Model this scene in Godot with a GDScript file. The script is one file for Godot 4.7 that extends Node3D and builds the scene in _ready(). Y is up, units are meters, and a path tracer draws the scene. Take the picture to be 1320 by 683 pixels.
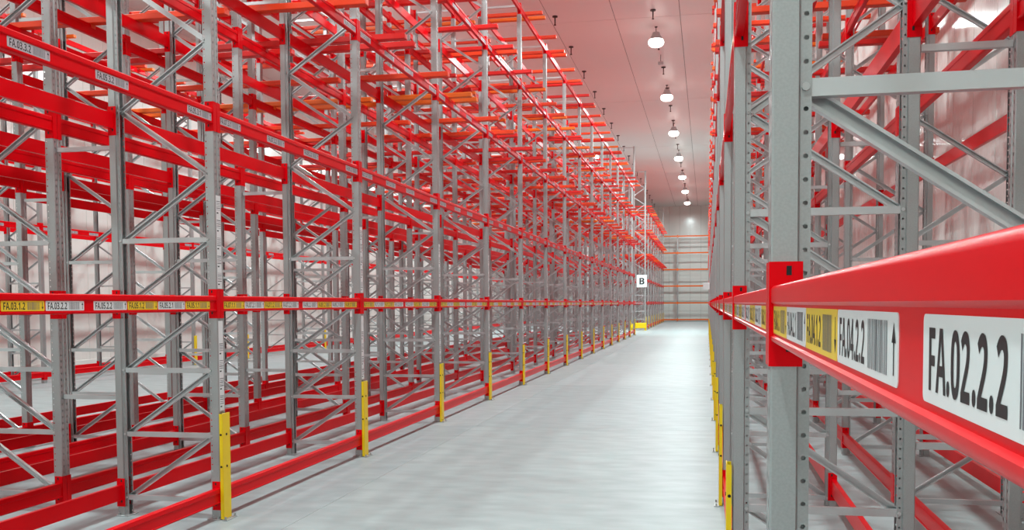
extends Node3D
# A cold-store hall: long rows of grey and red pallet racking on both sides of a concrete aisle.
# x runs across the aisle, -z runs down the aisle, y is up; metres.

const POST_W := 0.12      # width of an upright along the row
const POST_D := 0.10      # depth of an upright across the row
const FRAME := 0.97       # centre to centre of the two uprights of a frame
const BEAM_H := 0.145
const BEAM_IN := 0.0005    # beam face behind the face of the upright
const PITCH := 0.61       # bracing pitch
const CEIL := 12.65
const LEVELS := [0.225, 2.02, 3.74, 5.56, 7.36, 9.17]

var mat := {}
var mesh := {}
var names := {}

func _ready() -> void:
	# ---- camera
	var f := 1250.0
	var cam := Camera3D.new()
	cam.name = "camera"
	cam.projection = Camera3D.PROJECTION_FRUSTUM
	cam.near = 0.05
	cam.far = 400.0
	cam.size = 0.05 * 683.0 / f
	cam.frustum_offset = Vector2(0.0, 0.05 * (450.32 - 341.5) / f)
	cam.position = Vector3(0, 2, 0)
	cam.basis = Basis(Vector3.UP, 0.198227) * Basis(Vector3.RIGHT, -0.0467) * Basis(Vector3.BACK, -0.006)
	add_child(cam)
	cam.current = true
	# ---- surroundings: a closed hall, nothing outside
	var we := WorldEnvironment.new()
	we.name = "world"
	var env := Environment.new()
	env.background_mode = Environment.BG_COLOR
	env.background_color = Color(0, 0, 0)
	env.tonemap_mode = Environment.TONE_MAPPER_LINEAR
	env.tonemap_exposure = 1.0
	env.sdfgi_enabled = true
	env.ssao_enabled = true
	env.ssil_enabled = true
	we.environment = env
	add_child(we)
	# ---- the lamps are the only light: built by ceiling_lamp() below
	make_materials()
	make_meshes()
	build_hall()
	build_lamps()
	build_racks()
	build_guards()
	build_signs()
	build_sprinklers()

# ------------------------------------------------------------------ helpers
func numbered(called: String) -> String:
	var n: int = names.get(called, 0)
	names[called] = n + 1
	return called if n == 0 else "%s_%03d" % [called, n]

func thing(called: String, label: String, category: String, at := Vector3.ZERO, turn := 0.0, group := "") -> Node3D:
	var o := Node3D.new()
	o.name = numbered(called)
	o.position = at
	o.rotation.y = turn
	o.set_meta("label", label)
	o.set_meta("category", category)
	if group != "":
		o.set_meta("group", group)
	add_child(o, true)
	return o

func structure(called: String) -> Node3D:
	var o := Node3D.new()
	o.name = called
	o.set_meta("kind", "structure")
	add_child(o, true)
	return o

func part(called: String, m: Mesh, parent: Node3D, t := Transform3D(), material: Material = null) -> MeshInstance3D:
	var o := MeshInstance3D.new()
	o.name = called
	o.mesh = m
	o.transform = t
	if material:
		o.material_override = material
	parent.add_child(o, true)
	return o

func holder(called: String, parent: Node3D, t := Transform3D()) -> Node3D:
	var o := Node3D.new()
	o.name = called
	o.transform = t
	parent.add_child(o, true)
	return o

func move(x: float, y: float, z: float) -> Transform3D:
	return Transform3D(Basis(), Vector3(x, y, z))

class Shape:
	var st := SurfaceTool.new()
	func _init() -> void:
		st.begin(Mesh.PRIMITIVE_TRIANGLES)
	func quad(a: Vector3, b: Vector3, c: Vector3, d: Vector3, n: Vector3) -> void:
		# a b c d in order round the face; turned to face n
		var flip := (b - a).cross(c - a).dot(n) > 0.0
		var order := [a, c, b, a, d, c] if flip else [a, b, c, a, c, d]
		for p in order:
			st.set_normal(n)
			st.add_vertex(p)
	func tri(a: Vector3, b: Vector3, c: Vector3, n: Vector3) -> void:
		var flip := (b - a).cross(c - a).dot(n) > 0.0
		for p in ([a, c, b] if flip else [a, b, c]):
			st.set_normal(n)
			st.add_vertex(p)
	func box(lo: Vector3, hi: Vector3, t := Transform3D()) -> void:
		var p := []
		for i in 8:
			p.append(t * Vector3(hi.x if i & 1 else lo.x, hi.y if i & 2 else lo.y, hi.z if i & 4 else lo.z))
		quad(p[0], p[2], p[6], p[4], t.basis * Vector3(-1, 0, 0))
		quad(p[1], p[3], p[7], p[5], t.basis * Vector3(1, 0, 0))
		quad(p[0], p[1], p[5], p[4], t.basis * Vector3(0, -1, 0))
		quad(p[2], p[3], p[7], p[6], t.basis * Vector3(0, 1, 0))
		quad(p[0], p[1], p[3], p[2], t.basis * Vector3(0, 0, -1))
		quad(p[4], p[5], p[7], p[6], t.basis * Vector3(0, 0, 1))
	func bevel_box(lo: Vector3, hi: Vector3, r: float) -> void:
		# a box with chamfered edges
		var c := (lo + hi) / 2.0
		var h := (hi - lo) / 2.0
		var ax := [Vector3.RIGHT, Vector3.UP, Vector3.BACK]
		for i in 3:
			for s in [-1.0, 1.0]:
				var n: Vector3 = ax[i] * s
				var u: Vector3 = ax[(i + 1) % 3]
				var v: Vector3 = ax[(i + 2) % 3]
				var hn: float = h[i]
				var hu: float = h[(i + 1) % 3] - r
				var hv: float = h[(i + 2) % 3] - r
				var o: Vector3 = c + n * hn
				quad(o - u * hu - v * hv, o + u * hu - v * hv, o + u * hu + v * hv, o - u * hu + v * hv, n)
				for s2 in [-1.0, 1.0]:
					# chamfer towards +-u
					var n2: Vector3 = u * s2
					var a: Vector3 = c + n * hn + n2 * hu
					var b: Vector3 = c + n * (hn - r) + n2 * (hu + r)
					quad(a - v * hv, a + v * hv, b + v * hv, b - v * hv, (n + n2).normalized())
					for s3 in [-1.0, 1.0]:
						if i == 0:
							var n3: Vector3 = v * s3
							tri(c + n * hn + n2 * hu + n3 * hv, c + n * (hn - r) + n2 * (hu + r) + n3 * hv, c + n * (hn - r) + n2 * hu + n3 * (hv + r), (n + n2 + n3).normalized())
	func cylinder(base: Vector3, axis: Vector3, r0: float, r1: float, seg := 10, caps := true) -> void:
		var w := axis.normalized()
		var u := w.cross(Vector3.RIGHT if absf(w.x) < 0.8 else Vector3.UP).normalized()
		var v := w.cross(u)
		for i in seg:
			var a0 := TAU * i / seg
			var a1 := TAU * (i + 1) / seg
			var d0 := u * cos(a0) + v * sin(a0)
			var d1 := u * cos(a1) + v * sin(a1)
			quad(base + d0 * r0, base + d1 * r0, base + axis + d1 * r1, base + axis + d0 * r1, ((d0 + d1) * axis.length() + w * (r0 - r1) * 2.0).normalized())
			if caps:
				tri(base, base + d0 * r0, base + d1 * r0, -w)
				tri(base + axis, base + axis + d0 * r1, base + axis + d1 * r1, w)
	func lathe(points: Array, at: Vector3, seg := 20) -> void:
		# points: Vector2(radius, height), smooth round the axis
		for i in points.size() - 1:
			var p: Vector2 = points[i]
			var q: Vector2 = points[i + 1]
			var t := (q - p).normalized()
			var nr := Vector2(t.y, -t.x)
			for k in seg:
				var a0 := TAU * k / seg
				var a1 := TAU * (k + 1) / seg
				var m := (a0 + a1) / 2.0
				var n := Vector3(cos(m) * nr.x, nr.y, sin(m) * nr.x)
				quad(at + Vector3(cos(a0) * p.x, p.y, sin(a0) * p.x), at + Vector3(cos(a1) * p.x, p.y, sin(a1) * p.x), at + Vector3(cos(a1) * q.x, q.y, sin(a1) * q.x), at + Vector3(cos(a0) * q.x, q.y, sin(a0) * q.x), n)
	func extrude_z(profile: Array, z0: float, z1: float, closed := true, soft := 0.75) -> void:
		# profile: Vector2(x, y) running anticlockwise seen from +z; rounded where the turn is small
		var n := profile.size()
		var count := n if closed else n - 1
		var nor := []
		for i in count:
			var d: Vector2 = (profile[(i + 1) % n] - profile[i]).normalized()
			nor.append(Vector2(d.y, -d.x))
		for i in count:
			var a: Vector2 = profile[i]
			var b: Vector2 = profile[(i + 1) % n]
			var me: Vector2 = nor[i]
			var na := me
			var nb := me
			if closed or i > 0:
				var pv: Vector2 = nor[(i - 1 + count) % count]
				if pv.dot(me) > soft:
					na = (pv + me).normalized()
			if closed or i < count - 1:
				var nx: Vector2 = nor[(i + 1) % count]
				if nx.dot(me) > soft:
					nb = (nx + me).normalized()
			var pts := [Vector3(a.x, a.y, z0), Vector3(b.x, b.y, z0), Vector3(b.x, b.y, z1), Vector3(a.x, a.y, z1)]
			var ns := [Vector3(na.x, na.y, 0), Vector3(nb.x, nb.y, 0), Vector3(nb.x, nb.y, 0), Vector3(na.x, na.y, 0)]
			var flip: bool = (pts[1] - pts[0]).cross(pts[2] - pts[0]).dot(Vector3(me.x, me.y, 0)) > 0.0
			for k in ([0, 2, 1, 0, 3, 2] if flip else [0, 1, 2, 0, 2, 3]):
				st.set_normal(ns[k])
				st.add_vertex(pts[k])
	func cap_z(profile: Array, z: float, s: float) -> void:
		var idx := Geometry2D.triangulate_polygon(PackedVector2Array(profile))
		for i in range(0, idx.size(), 3):
			var a: Vector2 = profile[idx[i]]
			var b: Vector2 = profile[idx[i + 1]]
			var c: Vector2 = profile[idx[i + 2]]
			tri(Vector3(a.x, a.y, z), Vector3(b.x, b.y, z), Vector3(c.x, c.y, z), Vector3(0, 0, s))
	func holed(o: Vector3, u: Vector3, v: Vector3, w: float, h: float, r: float, tall: float, n: Vector3) -> void:
		# a w by h cell of sheet centred on o with a round-ended hole of radius r in it
		var ring := []
		var edge := []
		for i in 8:
			var a := TAU * (i + 0.5) / 8.0
			var c := cos(a)
			var s := sin(a)
			ring.append(o + u * c * r + v * s * r * tall)
		var corners := [Vector2(0.5, 0.2), Vector2(0.2, 0.5), Vector2(-0.2, 0.5), Vector2(-0.5, 0.2), Vector2(-0.5, -0.2), Vector2(-0.2, -0.5), Vector2(0.2, -0.5), Vector2(0.5, -0.2)]
		for i in 8:
			edge.append(o + u * corners[i].x * w + v * corners[i].y * h)
		for i in 8:
			var j := (i + 1) % 8
			quad(ring[i], ring[j], edge[j], edge[i], n)
		for q in [Vector2(1, 1), Vector2(-1, 1), Vector2(-1, -1), Vector2(1, -1)]:
			tri(o + u * q.x * 0.5 * w + v * q.y * 0.5 * h, o + u * q.x * 0.5 * w + v * q.y * 0.2 * h, o + u * q.x * 0.2 * w + v * q.y * 0.5 * h, n)
	func done(m: Material, onto: ArrayMesh = null) -> ArrayMesh:
		st.set_material(m)
		return st.commit(onto) if onto else st.commit()

# ------------------------------------------------------------------ materials
func noise_texture(size: int, freq: float, lo: Color, hi: Color, octaves := 4, sd := 1, as_normal := false) -> NoiseTexture2D:
	var n := FastNoiseLite.new()
	n.seed = sd
	n.frequency = freq
	n.fractal_octaves = octaves
	var t := NoiseTexture2D.new()
	t.width = size
	t.height = size
	t.seamless = true
	t.noise = n
	if as_normal:
		t.as_normal_map = true
		t.bump_strength = 2.0
	else:
		var g := Gradient.new()
		g.set_color(0, lo)
		g.set_color(1, hi)
		t.color_ramp = g
	return t

func plain(called: String, c: Color, rough: float, metal := 0.0) -> StandardMaterial3D:
	var m := StandardMaterial3D.new()
	m.resource_name = called
	m.albedo_color = c
	m.roughness = rough
	m.metallic = metal
	mat[called] = m
	return m

func make_materials() -> void:
	var red := plain("red_paint", Color(0.88, 0.01, 0.07), 0.3)
	red.metallic_specular = 0.2
	plain("orange_paint", Color(0.92, 0.24, 0.05), 0.45)
	plain("amber_paint", Color(0.94, 0.42, 0.04), 0.45)
	plain("scarlet_paint", Color(0.86, 0.08, 0.06), 0.45)
	var st := plain("galvanised_steel", Color(1, 1, 1), 0.4, 0.6)
	st.albedo_texture = noise_texture(256, 0.08, Color(0.655, 0.66, 0.66), Color(0.70, 0.705, 0.705), 4, 3)
	st.uv1_triplanar = true
	st.uv1_world_triplanar = true
	st.uv1_scale = Vector3(5, 5, 5)
	plain("brace_steel", Color(0.79, 0.795, 0.80), 0.33, 0.65)
	plain("bolt_steel", Color(0.82, 0.82, 0.82), 0.3, 0.7)
	plain("dark_hole", Color(0.07, 0.07, 0.07), 0.7)
	plain("yellow_paint", Color(0.96, 0.82, 0.03), 0.4)
	plain("label_white", Color(0.90, 0.91, 0.91), 0.35)
	plain("label_yellow", Color(0.96, 0.81, 0.17), 0.35)
	plain("label_grey", Color(0.74, 0.72, 0.74), 0.35)
	plain("ink", Color(0.10, 0.10, 0.11), 0.5)
	plain("ink_soft", Color(0.42, 0.43, 0.45), 0.5)
	plain("lamp_housing", Color(0.75, 0.75, 0.76), 0.4, 0.5)
	plain("dark_metal", Color(0.25, 0.2, 0.2), 0.5, 0.3)
	var glow := plain("lamp_glow", Color(1, 1, 1), 0.5)
	glow.emission_enabled = true
	glow.emission = Color(1.0, 0.97, 0.93)
	glow.emission_energy_multiplier = 6.0
	# coated sandwich panels: white, satin
	var wall := plain("wall_panel", Color(0.93, 0.93, 0.91), 0.17)
	wall.normal_enabled = true
	wall.normal_texture = noise_texture(256, 0.008, Color.BLACK, Color.WHITE, 2, 9, true)
	wall.normal_scale = 0.05
	wall.uv1_triplanar = true
	wall.uv1_world_triplanar = true
	wall.uv1_scale = Vector3(0.35, 0.05, 0.35)
	var ceil := plain("ceiling_panel", Color(0.92, 0.91, 0.90), 0.4)
	ceil.normal_enabled = true
	ceil.normal_texture = wall.normal_texture
	ceil.normal_scale = 0.06
	ceil.uv1_triplanar = true
	ceil.uv1_world_triplanar = true
	ceil.uv1_scale = Vector3(0.3, 0.3, 0.05)
	plain("panel_joint", Color(0.55, 0.54, 0.53), 0.6)
	# power-floated concrete: cloudy patches and fine trowel streaks across the aisle
	for v in 3:
		var c := plain("concrete_%d" % v, [Color(0.96, 0.97, 0.97), Color(1, 1, 1), Color(0.98, 0.985, 0.98)][v], 0.3)
		c.albedo_texture = noise_texture(1024, 0.008, Color(0.625, 0.663, 0.67), Color(0.70, 0.738, 0.743), 8, 21)
		c.uv1_triplanar = true
		c.uv1_world_triplanar = true
		c.uv1_scale = Vector3(0.17, 0.12, 0.40)
		c.roughness_texture = noise_texture(512, 0.012, Color(0.36, 0.36, 0.36), Color(0.48, 0.48, 0.48), 5, 33)
		c.roughness = 1.0
		c.metallic_specular = 0.27
		if v > 0:
			c.albedo_texture = mat["concrete_0"].albedo_texture
			c.roughness_texture = mat["concrete_0"].roughness_texture
	plain("joint_sealant", Color(0.80, 0.80, 0.80), 0.5)

# ------------------------------------------------------------------ shared meshes
func post_mesh(height: float, holes: bool) -> ArrayMesh:
	# omega-shaped upright: its front faces +x, the open back and the bolting flanges face -x
	var s := Shape.new()
	var hw := POST_W / 2.0
	var hd := POST_D / 2.0
	var prof := [Vector2(-hd, -0.028), Vector2(-hd, -0.043), Vector2(-0.022, -0.043), Vector2(-0.016, -hw), Vector2(hd - 0.006, -hw), Vector2(hd, -hw + 0.006), Vector2(hd, -0.012), Vector2(hd - 0.008, -0.008), Vector2(hd - 0.008, 0.008), Vector2(hd, 0.012), Vector2(hd, hw - 0.006), Vector2(hd - 0.006, hw), Vector2(-0.016, hw), Vector2(-0.022, 0.043), Vector2(-hd, 0.043), Vector2(-hd, 0.028)]
	var pitch := 0.06
	var n := int(height / pitch)
	for i in prof.size() - 1:
		var a: Vector2 = prof[i]
		var b: Vector2 = prof[i + 1]
		var d := b - a
		var nn := Vector2(d.y, -d.x).normalized()
		var nor := Vector3(nn.x, 0, nn.y)
		var flange := i == 1 or i == 13
		var front := i == 5 or i == 9
		if holes and (flange or front):
			var top := 0.0
			for k in n:
				var o := Vector3((a.x + b.x) / 2.0, (k + 0.5) * pitch, (a.y + b.y) / 2.0)
				s.holed(o, Vector3(d.x, 0, d.y) / d.length(), Vector3.UP, d.length(), pitch, 0.0065 if flange else 0.007, 1.0 if flange else 1.9, nor)
				top = (k + 1) * pitch
			s.quad(Vector3(a.x, top, a.y), Vector3(b.x, top, b.y), Vector3(b.x, height, b.y), Vector3(a.x, height, a.y), nor)
		else:
			s.quad(Vector3(a.x, 0, a.y), Vector3(b.x, 0, b.y), Vector3(b.x, height, b.y), Vector3(a.x, height, a.y), nor)
	return s.done(mat.galvanised_steel)

func brace_mesh(length: float, open_to: float, off: float) -> ArrayMesh:
	# a lipped channel along x with a bolt at each end; its open side faces z * open_to
	var s := Shape.new()
	var h := 0.023
	var d := 0.017
	var t := 0.004
	var prof := [Vector2(-d, -h), Vector2(-d, h), Vector2(d, h), Vector2(d, h - 0.009), Vector2(d - t, h - 0.009), Vector2(d - t, h - t), Vector2(-d + t, h - t), Vector2(-d + t, -h + t), Vector2(d - t, -h + t), Vector2(d - t, -h + 0.009), Vector2(d, -h + 0.009), Vector2(d, -h)]
	# profile lives in (z, y); extrude along x
	var b := Basis(Vector3(0, 0, 1), Vector3(0, 1, 0), Vector3(1, 0, 0))
	for i in prof.size():
		var p: Vector2 = prof[i]
		var q: Vector2 = prof[(i + 1) % prof.size()]
		var e := q - p
		var nor := Vector3(0, e.x, -e.y).normalized()
		nor.z *= open_to
		var pa := Vector3(-length / 2.0, p.y, p.x * open_to)
		var pb := Vector3(-length / 2.0, q.y, q.x * open_to)
		s.quad(pa, pb, pb + Vector3(length, 0, 0), pa + Vector3(length, 0, 0), nor)
	var m := s.done(mat.brace_steel)
	s = Shape.new()
	for e in [-1.0, 1.0]:
		s.cylinder(Vector3(e * (length / 2.0 - 0.018), 0, -0.053 - off), Vector3(0, 0, 0.106), 0.0105, 0.0105, 8)
	return s.done(mat.bolt_steel, m)

func beam_profile() -> Array:
	# box beam seen along its length, front to +x: rounded edges and a shallow band for the labels
	var h := BEAM_H / 2.0
	var p := []
	var r := 0.011
	for i in 6:
		var a := -PI / 2 + PI / 2 * i / 5.0
		p.append(Vector2(-r + cos(a) * r, -h + r + sin(a) * r))
	p.append_array([Vector2(0, -h + 0.0155), Vector2(-0.0065, -h + 0.018), Vector2(-0.0065, h - 0.047), Vector2(0, h - 0.042)])
	for i in 6:
		var a := PI / 2 * i / 5.0
		p.append(Vector2(-r + cos(a) * r, h - r + sin(a) * r))
	p.append_array([Vector2(-0.05, h), Vector2(-0.05, -h)])
	return p

func connector(s: Shape, dark: Shape, zs: float) -> void:
	# end plate against the side of the upright plus a flange hooked round its face; origin at the centre of the upright,
	# zs: the side of the upright the beam comes from
	var hw := POST_W / 2.0
	var hd := POST_D / 2.0
	s.box(Vector3(-0.030, -0.135, minf(zs * hw, zs * (hw + 0.005))), Vector3(hd + 0.004, 0.135, maxf(zs * hw, zs * (hw + 0.005))))
	s.box(Vector3(hd + 0.0005, -0.135, minf(zs * 0.003, zs * (hw + 0.0045))), Vector3(hd + 0.004, 0.135, maxf(zs * 0.003, zs * (hw + 0.0045))))
	for y in [-0.085, 0.112]:
		var z0: float = zs * (hw + 0.005)
		dark.box(Vector3(-0.002, y - 0.012, minf(z0, z0 + zs * 0.0012)), Vector3(0.011, y + 0.012, maxf(z0, z0 + zs * 0.0012)))

func beam_mesh(bay: float) -> ArrayMesh:
	# runs from z = 0 to z = bay between two uprights, front to +x; origin at the centre of the upright at z = 0
	var s := Shape.new()
	var prof := []
	for p in beam_profile():
		prof.append(p + Vector2(POST_D / 2.0 - BEAM_IN, 0))
	s.extrude_z(prof, POST_W / 2.0 + 0.004, bay - POST_W / 2.0 - 0.004)
	return s.done(mat.red_paint)

func connector_mesh(zs: float) -> ArrayMesh:
	var s := Shape.new()
	var d := Shape.new()
	connector(s, d, zs)
	return d.done(mat.dark_hole, s.done(mat.red_paint))

func bar_mesh(front: float, rear: float) -> ArrayMesh:
	# pallet support bar lying across the two beams: a low box with turned-down ends
	var s := Shape.new()
	s.bevel_box(Vector3(-rear, 0.0, -0.065), Vector3(front, 0.08, 0.065), 0.008)
	for e in [FRAME / 2.0 + POST_D / 2.0 - BEAM_IN + 0.001, -FRAME / 2.0 - POST_D / 2.0 + BEAM_IN - 0.007]:
		s.box(Vector3(e, -0.05, -0.045), Vector3(e + 0.006, 0.01, 0.045))
	return s.done(null)

func foot_mesh() -> ArrayMesh:
	var s := Shape.new()
	s.bevel_box(Vector3(-0.075, 0, -0.09), Vector3(0.052, 0.01, 0.09), 0.002)
	for z in [-0.075, 0.075]:
		s.cylinder(Vector3(0.03, 0.01, z), Vector3(0, 0.022, 0), 0.009, 0.009, 6)
	return s.done(mat.galvanised_steel)

func guard_mesh(parts: Array) -> void:
	# channel-shaped column guard, 1 m tall, its web in front (+x)
	var s := Shape.new()
	s.bevel_box(Vector3(0.027, 0.008, -0.072), Vector3(0.034, 1.0, 0.072), 0.002)
	for z in [-1.0, 1.0]:
		s.box(Vector3(0.001, 0.008, minf(z * 0.067, z * 0.072)), Vector3(0.032, 0.995, maxf(z * 0.067, z * 0.072)))
	parts.append(s.done(mat.yellow_paint))
	s = Shape.new()
	s.bevel_box(Vector3(0.027, 0.0, -0.105), Vector3(0.08, 0.009, 0.105), 0.002)
	for z in [-0.09, 0.09]:
		s.cylinder(Vector3(0.058, 0.009, z), Vector3(0, 0.025, 0), 0.010, 0.010, 6)
	parts.append(s.done(mat.galvanised_steel))
	s = Shape.new()
	s.cylinder(Vector3(0.033, 0, 0), Vector3(0.005, 0, 0), 0.013, 0.011, 8)
	parts.append(s.done(mat.dark_hole))
	s = Shape.new()
	s.cylinder(Vector3(0, 0, 0), Vector3(0, 0, 0.006), 0.011, 0.010, 8)
	parts.append(s.done(mat.dark_hole))

func rounded(w: float, h: float, r: float) -> Array:
	var p := []
	for c in 4:
		var o := Vector2([w / 2 - r, -w / 2 + r, -w / 2 + r, w / 2 - r][c], [h / 2 - r, h / 2 - r, -h / 2 + r, -h / 2 + r][c])
		for i in 4:
			var a := PI / 2 * (c + i / 3.0)
			p.append(o + Vector2(cos(a), sin(a)) * r)
	return p

func lettering(s: Shape, text: String, x0: float, y0: float, w: float, h: float, z: float, f: Font) -> void:
	# flat letters scaled to fill a w by h box
	var tm := TextMesh.new()
	tm.text = text
	tm.font = f
	tm.font_size = 32
	tm.pixel_size = 0.01
	tm.depth = 0.0
	tm.curve_step = 2.0
	var arr := tm.surface_get_arrays(0)
	var v: PackedVector3Array = arr[Mesh.ARRAY_VERTEX]
	var idx = arr[Mesh.ARRAY_INDEX]
	var box := AABB(v[0], Vector3.ZERO)
	for p in v:
		box = box.expand(p)
	var list: Array = range(v.size()) if idx == null else Array(idx)
	for i in range(0, list.size() - 2, 3):
		var q := []
		for k in 3:
			var p: Vector3 = v[list[i + k]]
			q.append(Vector3(x0 + (p.x - box.position.x) / box.size.x * w, y0 + (p.y - box.position.y) / box.size.y * h, z))
		if (q[1] - q[0]).cross(q[2] - q[0]).length() > 1e-12:
			s.tri(q[0], q[1], q[2], Vector3(0, 0, 1))

func label_mesh(text: String, tint: String, f: Font, up: bool) -> ArrayMesh:
	# sticker lying in x, y and facing +z: code, bar code and arrow printed on it
	var w := 0.42
	var h := 0.068
	var s := Shape.new()
	var outline := rounded(w, h, 0.006)
	s.extrude_z(outline, 0.0, 0.001)
	s.cap_z(outline, 0.001, 1.0)
	var m := s.done(mat[tint])
	s = Shape.new()
	var z := 0.0013
	if text != "":
		lettering(s, text, -w / 2 + 0.022, -0.024, 0.205, 0.048, z, f)
	else:
		for i in 6:
			s.quad(Vector3(-0.185 + i * 0.034, -0.019, z), Vector3(-0.185 + i * 0.034 + 0.011, -0.019, z), Vector3(-0.185 + i * 0.034 + 0.011, 0.019, z), Vector3(-0.185 + i * 0.034, 0.019, z), Vector3(0, 0, 1))
	# arrow
	var ay := 1.0 if up else -1.0
	s.quad(Vector3(0.188, -0.024 * ay, z), Vector3(0.193, -0.024 * ay, z), Vector3(0.193, 0.01 * ay, z), Vector3(0.188, 0.01 * ay, z), Vector3(0, 0, 1))
	s.tri(Vector3(0.180, 0.006 * ay, z), Vector3(0.201, 0.006 * ay, z), Vector3(0.1905, 0.025 * ay, z), Vector3(0, 0, 1))
	m = s.done(mat.ink, m)
	s = Shape.new()
	var rng := RandomNumberGenerator.new()
	rng.seed = hash(text) + 7
	var x := 0.040
	while x < 0.155:
		var bw := rng.randf_range(0.0015, 0.0045)
		s.quad(Vector3(x, -0.026, z), Vector3(x + bw, -0.026, z), Vector3(x + bw, 0.026, z), Vector3(x, 0.026, z), Vector3(0, 0, 1))
		x += bw + rng.randf_range(0.002, 0.005)
	return s.done(mat.ink_soft, m)

func strip_mesh(height: float, sd: int) -> ArrayMesh:
	# tall white strip of bar-code stickers, in x, y and facing +z
	var s := Shape.new()
	s.box(Vector3(-0.042, 0, 0), Vector3(0.042, height, 0.0012))
	var m := s.done(mat.label_white)
	s = Shape.new()
	var soft := Shape.new()
	var rng := RandomNumberGenerator.new()
	rng.seed = sd
	var y := 0.03
	while y < height - 0.16:
		s.box(Vector3(-0.030, y + 0.004, 0.001), Vector3(0.0, y + 0.016, 0.0016))
		var x := -0.034
		var yy := y + 0.035
		while yy < y + 0.115:
			var bh := rng.randf_range(0.003, 0.008)
			soft.box(Vector3(x, yy, 0.001), Vector3(0.036, yy + bh, 0.0016))
			yy += bh + rng.randf_range(0.008, 0.014)
		y += 0.165
	m = s.done(mat.ink, m)
	return soft.done(mat.ink_soft, m)

func make_meshes() -> void:
	for h in [9.3, 11.8]:
		mesh["post_%s" % h] = post_mesh(h, true)
		mesh["far_post_%s" % h] = post_mesh(h, false)
	var reach := FRAME - 2.0 * 0.035
	mesh.brace = brace_mesh(reach + 0.036, -1.0, 0.02)
	mesh.diagonal = brace_mesh(Vector2(reach, PITCH).length() + 0.036, 1.0, -0.02)
	mesh.brace_turned = brace_mesh(reach + 0.036, 1.0, -0.02)
	mesh.diagonal_turned = brace_mesh(Vector2(reach, PITCH).length() + 0.036, -1.0, 0.02)
	mesh.connector_up = connector_mesh(1.0)
	mesh.connector_down = connector_mesh(-1.0)
	mesh.foot = foot_mesh()
	var g := []
	guard_mesh(g)
	mesh.guard = g[0]
	mesh.guard_foot = g[1]
	mesh.guard_bolt = g[2]
	mesh.guard_side_bolt = g[3]
	mesh.strip_low = strip_mesh(0.84, 5)
	mesh.strip_high = strip_mesh(0.86, 6)
	var s := Shape.new()
	s.box(Vector3(-0.27, -0.02, -0.02), Vector3(0.27, 0.02, 0.02))
	mesh.spacer = s.done(mat.brace_steel)

func box_mesh(lo: Vector3, hi: Vector3, m: Material) -> ArrayMesh:
	var s := Shape.new()
	s.box(lo, hi)
	return s.done(m)

# ------------------------------------------------------------------ the hall
const X_LEFT := -20.2
const X_RIGHT := 3.75
const Z_FAR := -109.0
const Z_NEAR := 9.0

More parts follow.
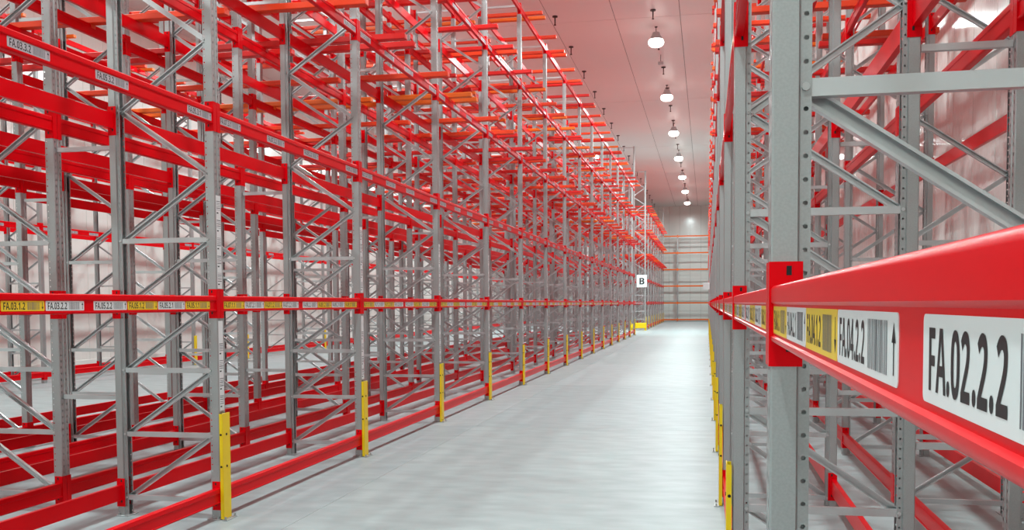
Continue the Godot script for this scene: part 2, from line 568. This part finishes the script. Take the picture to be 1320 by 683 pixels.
func build_hall() -> void:
	# floor: slabs with narrow sealed joints
	var fl := structure("floor")
	part("joint_bed", box_mesh(Vector3(X_LEFT - 0.2, -0.4, Z_FAR - 0.2), Vector3(X_RIGHT + 0.2, -0.003, Z_NEAR + 0.2), mat.joint_sealant), fl)
	var xs := [X_LEFT - 0.2, -16.2, -10.0, -3.72, X_RIGHT + 0.2]
	var zs := []
	var z := Z_NEAR + 0.2
	while z > Z_FAR - 0.2:
		zs.append(z)
		z -= 8.2
	zs.append(Z_FAR - 0.2)
	for i in xs.size() - 1:
		for j in zs.size() - 1:
			var sx: float = xs[i + 1] - xs[i] - 0.008
			var sz: float = zs[j] - zs[j + 1] - 0.008
			var key := "slab_%.2f_%.2f_%d" % [sx, sz, (i * 2 + j) % 3]
			if not mesh.has(key):
				var s := Shape.new()
				s.box(Vector3(0, -0.2, -sz), Vector3(sx, 0, 0))
				mesh[key] = s.done(mat["concrete_%d" % ((i * 2 + j) % 3)])
			part("slab", mesh[key], fl, move(xs[i] + 0.004, 0, zs[j] - 0.004))
	# ceiling: long panels side by side
	var ce := structure("ceiling")
	part("backing", box_mesh(Vector3(X_LEFT - 0.3, CEIL + 0.015, Z_FAR - 0.3), Vector3(X_RIGHT + 0.3, CEIL + 0.3, Z_NEAR + 0.3), mat.panel_joint), ce)
	var cw := 2.4
	var cz := [Z_NEAR, -7.0, -22.0, -37.0, -52.0, -67.2, -80.8, -95.0, Z_FAR]
	for j in cz.size() - 1:
		var len_z: float = cz[j] - cz[j + 1] - 0.03
		var x := X_LEFT
		while x < X_RIGHT - 0.05:
			var w := minf(cw, X_RIGHT - x) - 0.025
			var key := "cp_%.2f_%.2f" % [w, len_z]
			if not mesh.has(key):
				var s := Shape.new()
				s.bevel_box(Vector3(0, 0, -len_z), Vector3(w, 0.08, 0), 0.004)
				mesh[key] = s.done(mat.ceiling_panel)
			part("panel", mesh[key], ce, move(x + 0.012, CEIL, cz[j] - 0.015))
			x += cw
	# walls: upright panels on a backing
	wall("wall_left", Vector3(X_LEFT, 0, Z_NEAR), Vector3(0, 0, -1), Vector3(1, 0, 0), Z_NEAR - Z_FAR)
	wall("wall_right", Vector3(X_RIGHT, 0, Z_NEAR), Vector3(0, 0, -1), Vector3(-1, 0, 0), Z_NEAR - Z_FAR)
	wall("wall_far", Vector3(X_LEFT, 0, Z_FAR), Vector3(1, 0, 0), Vector3(0, 0, 1), X_RIGHT - X_LEFT)
	wall("wall_near", Vector3(X_LEFT, 0, Z_NEAR), Vector3(1, 0, 0), Vector3(0, 0, -1), X_RIGHT - X_LEFT)
	for b in [["baseboard_left", Vector3(X_LEFT, 0, Z_FAR), Vector3(X_LEFT + 0.06, 0.25, Z_NEAR)], ["baseboard_right", Vector3(X_RIGHT - 0.06, 0, Z_FAR), Vector3(X_RIGHT, 0.25, Z_NEAR)], ["baseboard_far", Vector3(X_LEFT + 0.06, 0, Z_FAR), Vector3(X_RIGHT - 0.06, 0.25, Z_FAR + 0.06)]]:
		var s := Shape.new()
		s.bevel_box(b[1], b[2], 0.02)
		var o := part(b[0], s.done(mat.wall_panel), self)
		o.set_meta("kind", "structure")

func wall(called: String, at: Vector3, along: Vector3, inward: Vector3, length: float) -> void:
	var w := structure(called)
	var s := Shape.new()
	var t := Transform3D(Basis(along, Vector3.UP, inward), at)
	s.box(Vector3(-0.3, -0.3, -0.3), Vector3(length + 0.3, CEIL + 0.1, -0.03), t)
	part("backing", s.done(mat.panel_joint), w)
	var pw := 1.15
	var n := int(ceil(length / pw))
	for i in n:
		var width := minf(pw, length - i * pw) - 0.008
		if width < 0.02:
			continue
		var key := "wp_%.3f_%s" % [width, called]
		if not mesh.has(key):
			s = Shape.new()
			# shallow ribs pressed into the sheet
			var h := CEIL + 0.02
			var q := [0.0, 0.012]
			var ribs := maxi(1, int(width / 0.19))
			var prof := [Vector2(0, -0.03), Vector2(0.006, 0.0)]
			for k in range(1, ribs):
				var x := width * k / ribs
				prof.append_array([Vector2(x - 0.01, 0.0), Vector2(x, -0.0022), Vector2(x + 0.01, 0.0)])
			prof.append_array([Vector2(width - 0.006, 0.0), Vector2(width, -0.03)])
			for k in prof.size() - 1:
				var a: Vector2 = prof[k]
				var b: Vector2 = prof[k + 1]
				var d := b - a
				var nn := t.basis * Vector3(-d.y, 0, d.x).normalized()
				s.quad(t.basis * Vector3(a.x, 0, a.y), t.basis * Vector3(b.x, 0, b.y), t.basis * Vector3(b.x, h, b.y), t.basis * Vector3(a.x, h, a.y), nn)
			mesh[key] = s.done(mat.wall_panel)
		part("panel", mesh[key], w, Transform3D(Basis(), at + along * (i * pw + 0.004)))

# ------------------------------------------------------------------ lamps
func build_lamps() -> void:
	var s := Shape.new()
	s.lathe([Vector2(0.03, 0.30), Vector2(0.13, 0.28), Vector2(0.17, 0.16), Vector2(0.27, 0.03), Vector2(0.28, 0.0), Vector2(0.265, 0.0), Vector2(0.255, 0.025)], Vector3.ZERO, 24)
	mesh.lamp_housing = s.done(mat.lamp_housing)
	s = Shape.new()
	s.lathe([Vector2(0.262, 0.0), Vector2(0.30, -0.06), Vector2(0.305, -0.12), Vector2(0.27, -0.2), Vector2(0.19, -0.255), Vector2(0.09, -0.275), Vector2(0.001, -0.28)], Vector3.ZERO, 24)
	mesh.lamp_lens = s.done(mat.lamp_glow)
	s = Shape.new()
	s.cylinder(Vector3(0, 0.28, 0), Vector3(0, CEIL - 12.15 - 0.28, 0), 0.012, 0.012, 8)
	s.cylinder(Vector3(0, CEIL - 12.15 - 0.03, 0), Vector3(0, 0.029, 0), 0.05, 0.06, 10)
	mesh.lamp_rod = s.done(mat.dark_metal)
	for i in 11:
		ceiling_lamp(Vector3(-1.95, 12.15, 2.7 - 10.25 * i), "round glowing high-bay lamp, %s from the far wall, over the main aisle" % nth(10 - i), "high-bay lamps over the main aisle")
	for i in 10:
		ceiling_lamp(Vector3(-12.4, 12.15, 4.4 - 10.25 * i), "round glowing high-bay lamp, %s from the far wall, over the second aisle" % nth(9 - i), "high-bay lamps over the second aisle")
	ceiling_lamp(Vector3(-7.6, 12.15, -67.0), "round glowing high-bay lamp hanging over the gap between two rack blocks", "high-bay lamps over the cross aisle")

func ceiling_lamp(at: Vector3, label: String, group: String) -> void:
	var t := thing("ceiling_lamp", label, "lamp", at, 0.0, group)
	part("housing", mesh.lamp_housing, t)
	part("lens", mesh.lamp_lens, t)
	part("rod", mesh.lamp_rod, t)
	var l := AreaLight3D.new()
	l.name = "lamp_light"
	l.area_size = Vector2(0.5, 0.5)
	l.rotation.x = -PI / 2
	l.position.y = -0.30
	l.light_color = Color(0.92, 1.0, 1.0)
	l.light_energy = 74.0
	l.shadow_enabled = true
	l.set("area_range", 60.0)
	t.add_child(l)

# ------------------------------------------------------------------ racks
func build_frame(rack: Node3D, z: float, height: float, near: bool, drop: float, strips: bool, turned: bool) -> void:
	var fr := holder("upright_frame", rack, move(0, 0, z))
	var pm: Mesh = mesh["%spost_%s" % ["" if near else "far_", height]]
	for e in [1.0, -1.0]:
		var b := Basis() if e > 0 else Basis(Vector3.UP, PI)
		part("post", pm, fr, Transform3D(b, Vector3(e * FRAME / 2.0, 0.005, 0)))
		if near:
			part("foot_plate", mesh.foot, fr, Transform3D(b, Vector3(e * FRAME / 2.0, 0, 0)))
	var reach := FRAME - 0.07
	var ang := atan2(PITCH, reach)
	var zo := -0.02 if turned else 0.02
	var jobs := []
	for i in 5:
		jobs.append(["brace", move(0, 0.175 + PITCH * i - drop, zo)])
		jobs.append(["diagonal", Transform3D(Basis(Vector3.BACK, ang), Vector3(0, 0.175 + PITCH * (i + 0.5) - drop, -zo))])
	var i := 5
	while 0.175 + PITCH * (i + 1) < height - 0.1:
		jobs.append(["diagonal", Transform3D(Basis(Vector3.BACK, ang if i % 2 == 0 else -ang), Vector3(0, 0.175 + PITCH * (i + 0.5) - drop, -zo))])
		i += 1
	jobs.append(["brace", move(0, height - 0.06, zo)])
	if near:
		for j in jobs:
			part("brace", mesh[j[0] + ("_turned" if turned else "")], fr, j[1])
	else:
		var key := "bracing_%s_%.2f_%s" % [height, drop, turned]
		if not mesh.has(key):
			var st := SurfaceTool.new()
			for j in jobs:
				st.append_from(mesh[j[0]], 0, j[1])
			st.set_material(mat.brace_steel)
			mesh[key] = st.commit()
		part("bracing", mesh[key], fr).set_meta("kind", "stuff")
	if strips:
		var xx := FRAME / 2.0 + POST_D / 2.0 + 0.0005
		var face := Basis(Vector3(0, 0, -1), Vector3(0, 1, 0), Vector3(1, 0, 0))
		part("barcode_strip", mesh.strip_low, fr, Transform3D(face, Vector3(xx, 1.02, 0)))
		part("barcode_strip", mesh.strip_high, fr, Transform3D(face, Vector3(xx, 2.16, 0)))

var code_font: Font
func code_label(text: String, tint: String, up: bool) -> Mesh:
	var key := "label_%s_%s" % [text, tint]
	if not mesh.has(key):
		mesh[key] = label_mesh(text, tint, code_font, up)
	return mesh[key]

# zs: places of the frames along the row in its own axes; near_until: how many frames show single braces, bolts and connectors
func build_rack(label: String, at: Vector3, turn: float, zs: Array, opt: Dictionary) -> Node3D:
	var rack := thing("pallet_rack", label, "rack", at, turn, "")
	var rng := RandomNumberGenerator.new()
	rng.seed = 11
	var near: Array = opt.get("near", [0, 0])
	var drop: float = opt.get("drop", 0.0)
	var levels: Array = opt.get("levels", LEVELS)
	var bars: Array = opt.get("bars", [0.8, 0.75])
	var bkey := "bar_%.2f_%.2f" % [bars[0], bars[1]]
	if not mesh.has(bkey):
		mesh[bkey] = bar_mesh(bars[0], bars[1])
	var tall: Array = opt.get("tall", [])
	for k in zs.size():
		build_frame(rack, zs[k], 11.8 if k in tall else 9.3, k >= near[0] and k < near[1], drop, opt.get("strips", false) and k >= near[0] and k < near[1] + 4, absf(turn) > 1)
	for k in zs.size() - 1:
		var lo: float = minf(zs[k], zs[k + 1])
		var bay: float = absf(zs[k + 1] - zs[k])
		var key := "beam_%.3f" % bay
		if not mesh.has(key):
			mesh[key] = beam_mesh(bay)
			var st := SurfaceTool.new()
			st.append_from(mesh[key], 0, Transform3D())
			st.append_from(mesh.connector_up, 0, Transform3D())
			st.append_from(mesh.connector_down, 0, move(0, 0, bay))
			st.set_material(mat.red_paint)
			mesh[key + "_far"] = st.commit()
			mesh[key + "_m"] = mesh[key]
		var is_near: bool = k >= near[0] and k < near[1]
		for n in levels.size():
			var y: float = levels[n]
			for e in [1.0, -1.0]:
				var t := Transform3D(Basis(), Vector3(FRAME / 2.0, y, lo)) if e > 0 else Transform3D(Basis(Vector3.UP, PI), Vector3(-FRAME / 2.0, y, lo + bay))
				var b := part("beam", mesh[key] if is_near else mesh[key + "_far"], rack, t)
				if opt.has("front_paint"):
					b.material_override = mat[opt.front_paint if e > 0 else opt.rear_paint]
				if is_near:
					part("connector", mesh.connector_up, b)
					part("connector", mesh.connector_down, b, move(0, 0, bay))
				if e > 0 and opt.has("codes") and n > 0 and n < 5 and k < int(opt.get("labels_until", 12)):
					put_labels(b, n, k, bay, opt, absf(turn) > 1)
			if n >= 3 and not opt.get("no_bars", false):
				for q in [0.2, 0.68, 0.79]:
					var paint: String = ["orange_paint", "scarlet_paint", "orange_paint", "amber_paint", "scarlet_paint"][rng.randi() % 5]
					part("support_bar", mesh[bkey], rack, move(0, y + BEAM_H / 2.0 + 0.0005, lo + bay * (q if absf(turn) < 1 else 1.0 - q)), mat[paint])
	return rack

func put_labels(beam: Node3D, n: int, k: int, bay: float, opt: Dictionary, turned: bool) -> void:
	# in the beam's axes the front is +x and the stickers read towards -z
	var first: int = opt.codes + 4 * k
	var x := POST_D / 2.0 - BEAM_IN - 0.0064
	var face := Basis(Vector3(0, 0, -1), Vector3(0, 1, 0), Vector3(1, 0, 0))
	var written: bool = k < int(opt.get("written_until", 5))
	var list := []
	# u: distance from the end of the bay that lies nearer to the start of the row
	if n == 1:
		for i in 8:
			var u := 0.075 + 0.4325 * i + 0.21 + (0.10 if i >= 4 else 0.0) if not turned else 0.07 + 0.411 * i + 0.205 + (0.10 if i >= 4 else 0.0)
			var code: int = first if i < 4 else first + 2
			var inner: int = i if i < 4 else 7 - i
			var tier := 1 if inner % 2 == 0 else 2
			list.append([u, "FA.%02d.%d.%d" % [code, tier, 1 if inner < 2 else 2], "label_yellow" if tier == 1 else "label_white", tier == 2])
	else:
		for i in 4:
			var u: float = [0.28, 1.28, 2.21, 3.51][i] * bay / 3.8
			list.append([u, "FA.%02d.%d.%d" % [first if i < 2 else first + 2, n + 1, [1, 2, 2, 1][i]], "label_grey", true])
	for l in list:
		var zz: float = bay - l[0] if not turned else l[0]
		var m := code_label(l[1] if written and n < 4 else "", l[2], l[3])
		var b := face
		if turned and n == 1:
			b = face * Basis.from_scale(Vector3(0.97, 1, 1))
		part("code_label", m, beam, Transform3D(b, Vector3(x, -0.0135, zz)))

func build_racks() -> void:
	var sf := SystemFont.new()
	sf.font_names = PackedStringArray(["Droid Sans"])
	sf.font_weight = 700
	code_font = sf
	var rows_x := [-4.985, -6.645, -8.305, -9.985]
	var p := 3.8
	var z1 := -8.34
	var a := []
	for k in 16:
		a.append(p - p * k)                # frame 1 stands at z1
	var b := []
	for k in 9:
		b.append(-p * k)
	var words := ["long red and grey pallet rack with white barcode strips on its posts", "red and grey pallet rack standing back to back with the barcode-strip rack", "red and grey pallet rack third in from the guarded aisle edge", "red and grey pallet rack fourth in from the guarded aisle edge"]
	var words2 := ["far red and grey pallet rack with the B sign on its end frame", "far red and grey pallet rack just behind the one with the B sign", "far red and grey pallet rack third in from the B sign row", "far red and grey pallet rack fourth in from the B sign row"]
	for r in 4:
		var turned: bool = r % 2 == 1
		var za := []
		for v in a:
			za.append(-v if turned else v)
		var zb := []
		for v in b:
			zb.append(-v if turned else v)
		var opt := {"near": [0, [12, 8, 6, 6][r]], "tall": [15]}
		if r == 0:
			opt.merge({"codes": 3, "written_until": 6, "labels_until": 12, "strips": true, "bars": [0.93, 0.75]})
		build_rack(words[r], Vector3(rows_x[r], 0, z1), PI if turned else 0.0, za, opt)
		var opt2 := {"tall": [0, 8]}
		if r == 0:
			opt2.bars = [0.93, 0.75]
		build_rack(words2[r], Vector3(rows_x[r], 0, -73.0), PI if turned else 0.0, zb, opt2)
	# spacers that tie the rows back to back are things of their own between the frames
	for gap in [[-5.815, 6], [-9.145, 4]]:
		for k in range(1, int(gap[1])):
			for y in [1.13, 3.50, 6.0, 8.5]:
				var sp := part(numbered("row_spacer"), mesh.spacer, self, Transform3D(Basis.from_scale(Vector3(1.07, 1, 1)), Vector3(gap[0], y, z1 + p - p * k)))
				sp.set_meta("label", "%s spacer bar %s, %s frame from the cross aisle" % [{1.13: "lowest", 3.5: "lower", 6.0: "upper", 8.5: "topmost"}[y], "behind the barcode-strip rack" if gap[0] > -7 else "between the block's two innermost racks", nth(15 - k)])
				sp.set_meta("category", "spacer")
				sp.set_meta("group", "spacers between back-to-back rack rows")
	# the rack beyond the second aisle, in front of the panelled side wall
	var c := []
	for k in 26:
		c.append(11.4 - p * k)
	build_rack("red and grey pallet rack standing along the white wall beyond the second aisle", Vector3(-17.525, 0, -18.67), 0.0, c, {"codes": 51, "written_until": 0, "labels_until": 12, "near": [0, 0], "bars": [0.8, 0.75], "levels": [0.225, 2.02, 4.05, 5.86, 7.5, 9.17]})
	# right-hand rows
	var pr := 3.55
	var d := []
	for k in 19:
		d.append(-pr + pr * k)
	var lv := []
	for v in LEVELS:
		lv.append(v - 0.05 if v > 1 else v)
	build_rack("grey and red pallet rack carrying the big white FA.02.2.2 label", Vector3(0.6965, 0, -2.65), PI, d, {"codes": 2, "written_until": 4, "labels_until": 10, "near": [0, 7], "bars": [0.59, 0.75], "drop": 0.065, "levels": lv})
	var e := []
	for k in 19:
		e.append(pr - pr * k)
	build_rack("grey and red pallet rack between the FA.02.2.2 label and the white wall", Vector3(2.285, 0, -2.65), 0.0, e, {"near": [0, 7], "bars": [0.75, 0.75], "drop": 0.065, "levels": lv})
	var g := []
	var h := []
	for k in 9:
		g.append(pr * k)
		h.append(-pr * k)
	build_rack("distant grey and red pallet rack continuing the FA.02.2.2 label row", Vector3(0.6965, 0, -75.0), PI, g, {"bars": [0.59, 0.75], "levels": lv})
	build_rack("distant grey and red pallet rack beside the white wall, behind another rack", Vector3(2.285, 0, -75.0), 0.0, h, {"levels": lv})
	for k in range(1, 6):
		for y in [1.13, 3.50, 6.0, 8.5]:
			var sp := part(numbered("row_spacer"), mesh.spacer, self, Transform3D(Basis.from_scale(Vector3(0.93, 1, 1)), Vector3(1.492, y, -2.65 + pr - pr * k)))
			sp.set_meta("label", "%s spacer bar behind the FA.02.2.2 label rack, %s frame beyond the label" % [{1.13: "lowest", 3.5: "lower", 6.0: "upper", 8.5: "topmost"}[y], nth(k - 1)])
			sp.set_meta("category", "spacer")
			sp.set_meta("group", "spacers between back-to-back rack rows")
	# the rack across the end of the aisle
	var w := []
	for k in 3:
		w.append(3.4 * k)
	build_rack("pallet rack with orange beams standing across the end of the aisle", Vector3(-6.5, 0, -106.9), -PI / 2, [-6.8, -3.4, 0.0], {"levels": [0.225, 2.02, 3.84, 5.62, 7.4, 9.2], "no_bars": true, "tall": [0], "front_paint": "amber_paint", "rear_paint": "brace_steel"})

# ------------------------------------------------------------------ guards, signs, sprinklers
func nth(i: int) -> String:
	return ["first", "second", "third", "fourth", "fifth", "sixth", "seventh", "eighth", "ninth", "tenth", "eleventh", "twelfth", "thirteenth", "fourteenth", "fifteenth", "sixteenth", "seventeenth"][i]

func column_guard(at: Vector3, turn: float, label: String, group: String, bolts: bool) -> void:
	var t := thing("column_guard", label, "guard", at, turn, group)
	part("channel", mesh.guard, t)
	part("foot_plate", mesh.guard_foot, t)
	if bolts:
		for y in [0.50, 0.80]:
			part("bolt", mesh.guard_bolt, t, move(0, y, 0))
			part("bolt", mesh.guard_side_bolt, t, move(0.015, y, 0.070))
			part("bolt", mesh.guard_side_bolt, t, Transform3D(Basis(Vector3.UP, PI), Vector3(0.015, y, -0.070)))

func build_guards() -> void:
	for k in 15:
		column_guard(Vector3(-4.445, 0, -8.34 - 3.8 * k), 0.0, "yellow column guard, %s from the cross aisle, along the barcode-strip rack" % nth(14 - k), "guards along the barcode-strip rack", k < 7)
	for k in 9:
		column_guard(Vector3(-4.445, 0, -73.0 - 3.8 * k), 0.0, "small yellow column guard, %s from the B sign, along its rack" % nth(k), "guards along the B sign rack", false)
	for k in 17:
		column_guard(Vector3(0.1565, 0, -6.2 - 3.55 * k), PI, "yellow column guard, %s beyond the FA.02.2.2 label, before its rack" % nth(k), "guards along the FA.02.2.2 label rack", k < 5)
	for k in 8:
		column_guard(Vector3(-16.985, 0, -30.07 - 3.8 * k), 0.0, "yellow column guard beyond the second aisle, %s after the unguarded posts" % nth(k), "guards beyond the second aisle", false)
	# yellow barrier before the far block
	var t := thing("end_barrier", "yellow steel barrier rail on short posts below the B sign", "barrier", Vector3(-4.95, 0, -72.2))
	var s := Shape.new()
	s.bevel_box(Vector3(-0.6, 0.16, -0.05), Vector3(0.6, 0.56, 0.05), 0.02)
	part("rail", s.done(mat.yellow_paint), t)
	for x in [-0.5, 0.5]:
		s = Shape.new()
		s.bevel_box(Vector3(-0.06, 0, -0.16), Vector3(0.06, 0.5, -0.05), 0.01)
		s.box(Vector3(-0.12, 0, -0.22), Vector3(0.12, 0.012, 0.02))
		part("post", s.done(mat.yellow_paint), t, move(x, 0, 0))

func build_signs() -> void:
	var t := thing("aisle_sign", "white square sign with a black letter B on the end frame", "sign", Vector3(-4.75, 3.65, -72.9))
	var s := Shape.new()
	s.bevel_box(Vector3(-0.38, -0.46, -0.012), Vector3(0.38, 0.46, 0.012), 0.004)
	part("panel", s.done(mat.label_white), t)
	s = Shape.new()
	lettering(s, "B", -0.17, -0.24, 0.36, 0.48, 0.0, code_font)
	part("letter", s.done(mat.ink), t, move(0, 0, 0.014))
	t = thing("blank_sign", "plain white rectangular board standing out from the FA.02.2.2 label rack", "sign", Vector3(0.08, 3.03, -60.2))
	s = Shape.new()
	s.bevel_box(Vector3(-0.30, -0.21, -0.012), Vector3(0.30, 0.21, 0.012), 0.004)
	part("panel", s.done(mat.label_white), t)

func build_sprinklers() -> void:
	var s := Shape.new()
	s.cylinder(Vector3(0, -0.04, 0), Vector3(0, 0.04, 0), 0.1, 0.1, 12)
	mesh.sprinkler_plate = s.done(mat.dark_metal)
	s = Shape.new()
	s.cylinder(Vector3(0, -0.32, 0), Vector3(0, 0.29, 0), 0.02, 0.025, 8)
	s.cylinder(Vector3(0, -0.34, 0), Vector3(0, 0.03, 0), 0.04, 0.04, 8)
	mesh.sprinkler_stem = s.done(mat.dark_metal)
	for x in [-5.55, -1.95]:
		for k in 17:
			var z := -36.1 - 4.35 * k
			var t := thing("ceiling_sprinkler", "dark T-shaped ceiling sprinkler, %s from the far wall, %s" % [nth(16 - k), "above the rack" if x < -3 else "in line with the lamps"], "sprinkler", Vector3(x, CEIL, z), 0.0, "ceiling sprinklers " + ("above the rack" if x < -3 else "in the lamp row"))
			part("plate", mesh.sprinkler_plate, t)
			part("stem", mesh.sprinkler_stem, t)
	var t := thing("ceiling_detector", "small grey box on a thin stem below the ceiling, just beyond a lamp", "detector", Vector3(-1.97, CEIL, -42.6))
	s = Shape.new()
	s.cylinder(Vector3(0, -0.3, 0), Vector3(0, 0.3, 0), 0.012, 0.012, 8)
	part("stem", s.done(mat.dark_metal), t)
	s = Shape.new()
	s.bevel_box(Vector3(-0.11, -0.42, -0.08), Vector3(0.11, -0.3, 0.08), 0.015)
	part("housing", s.done(mat.lamp_housing), t)
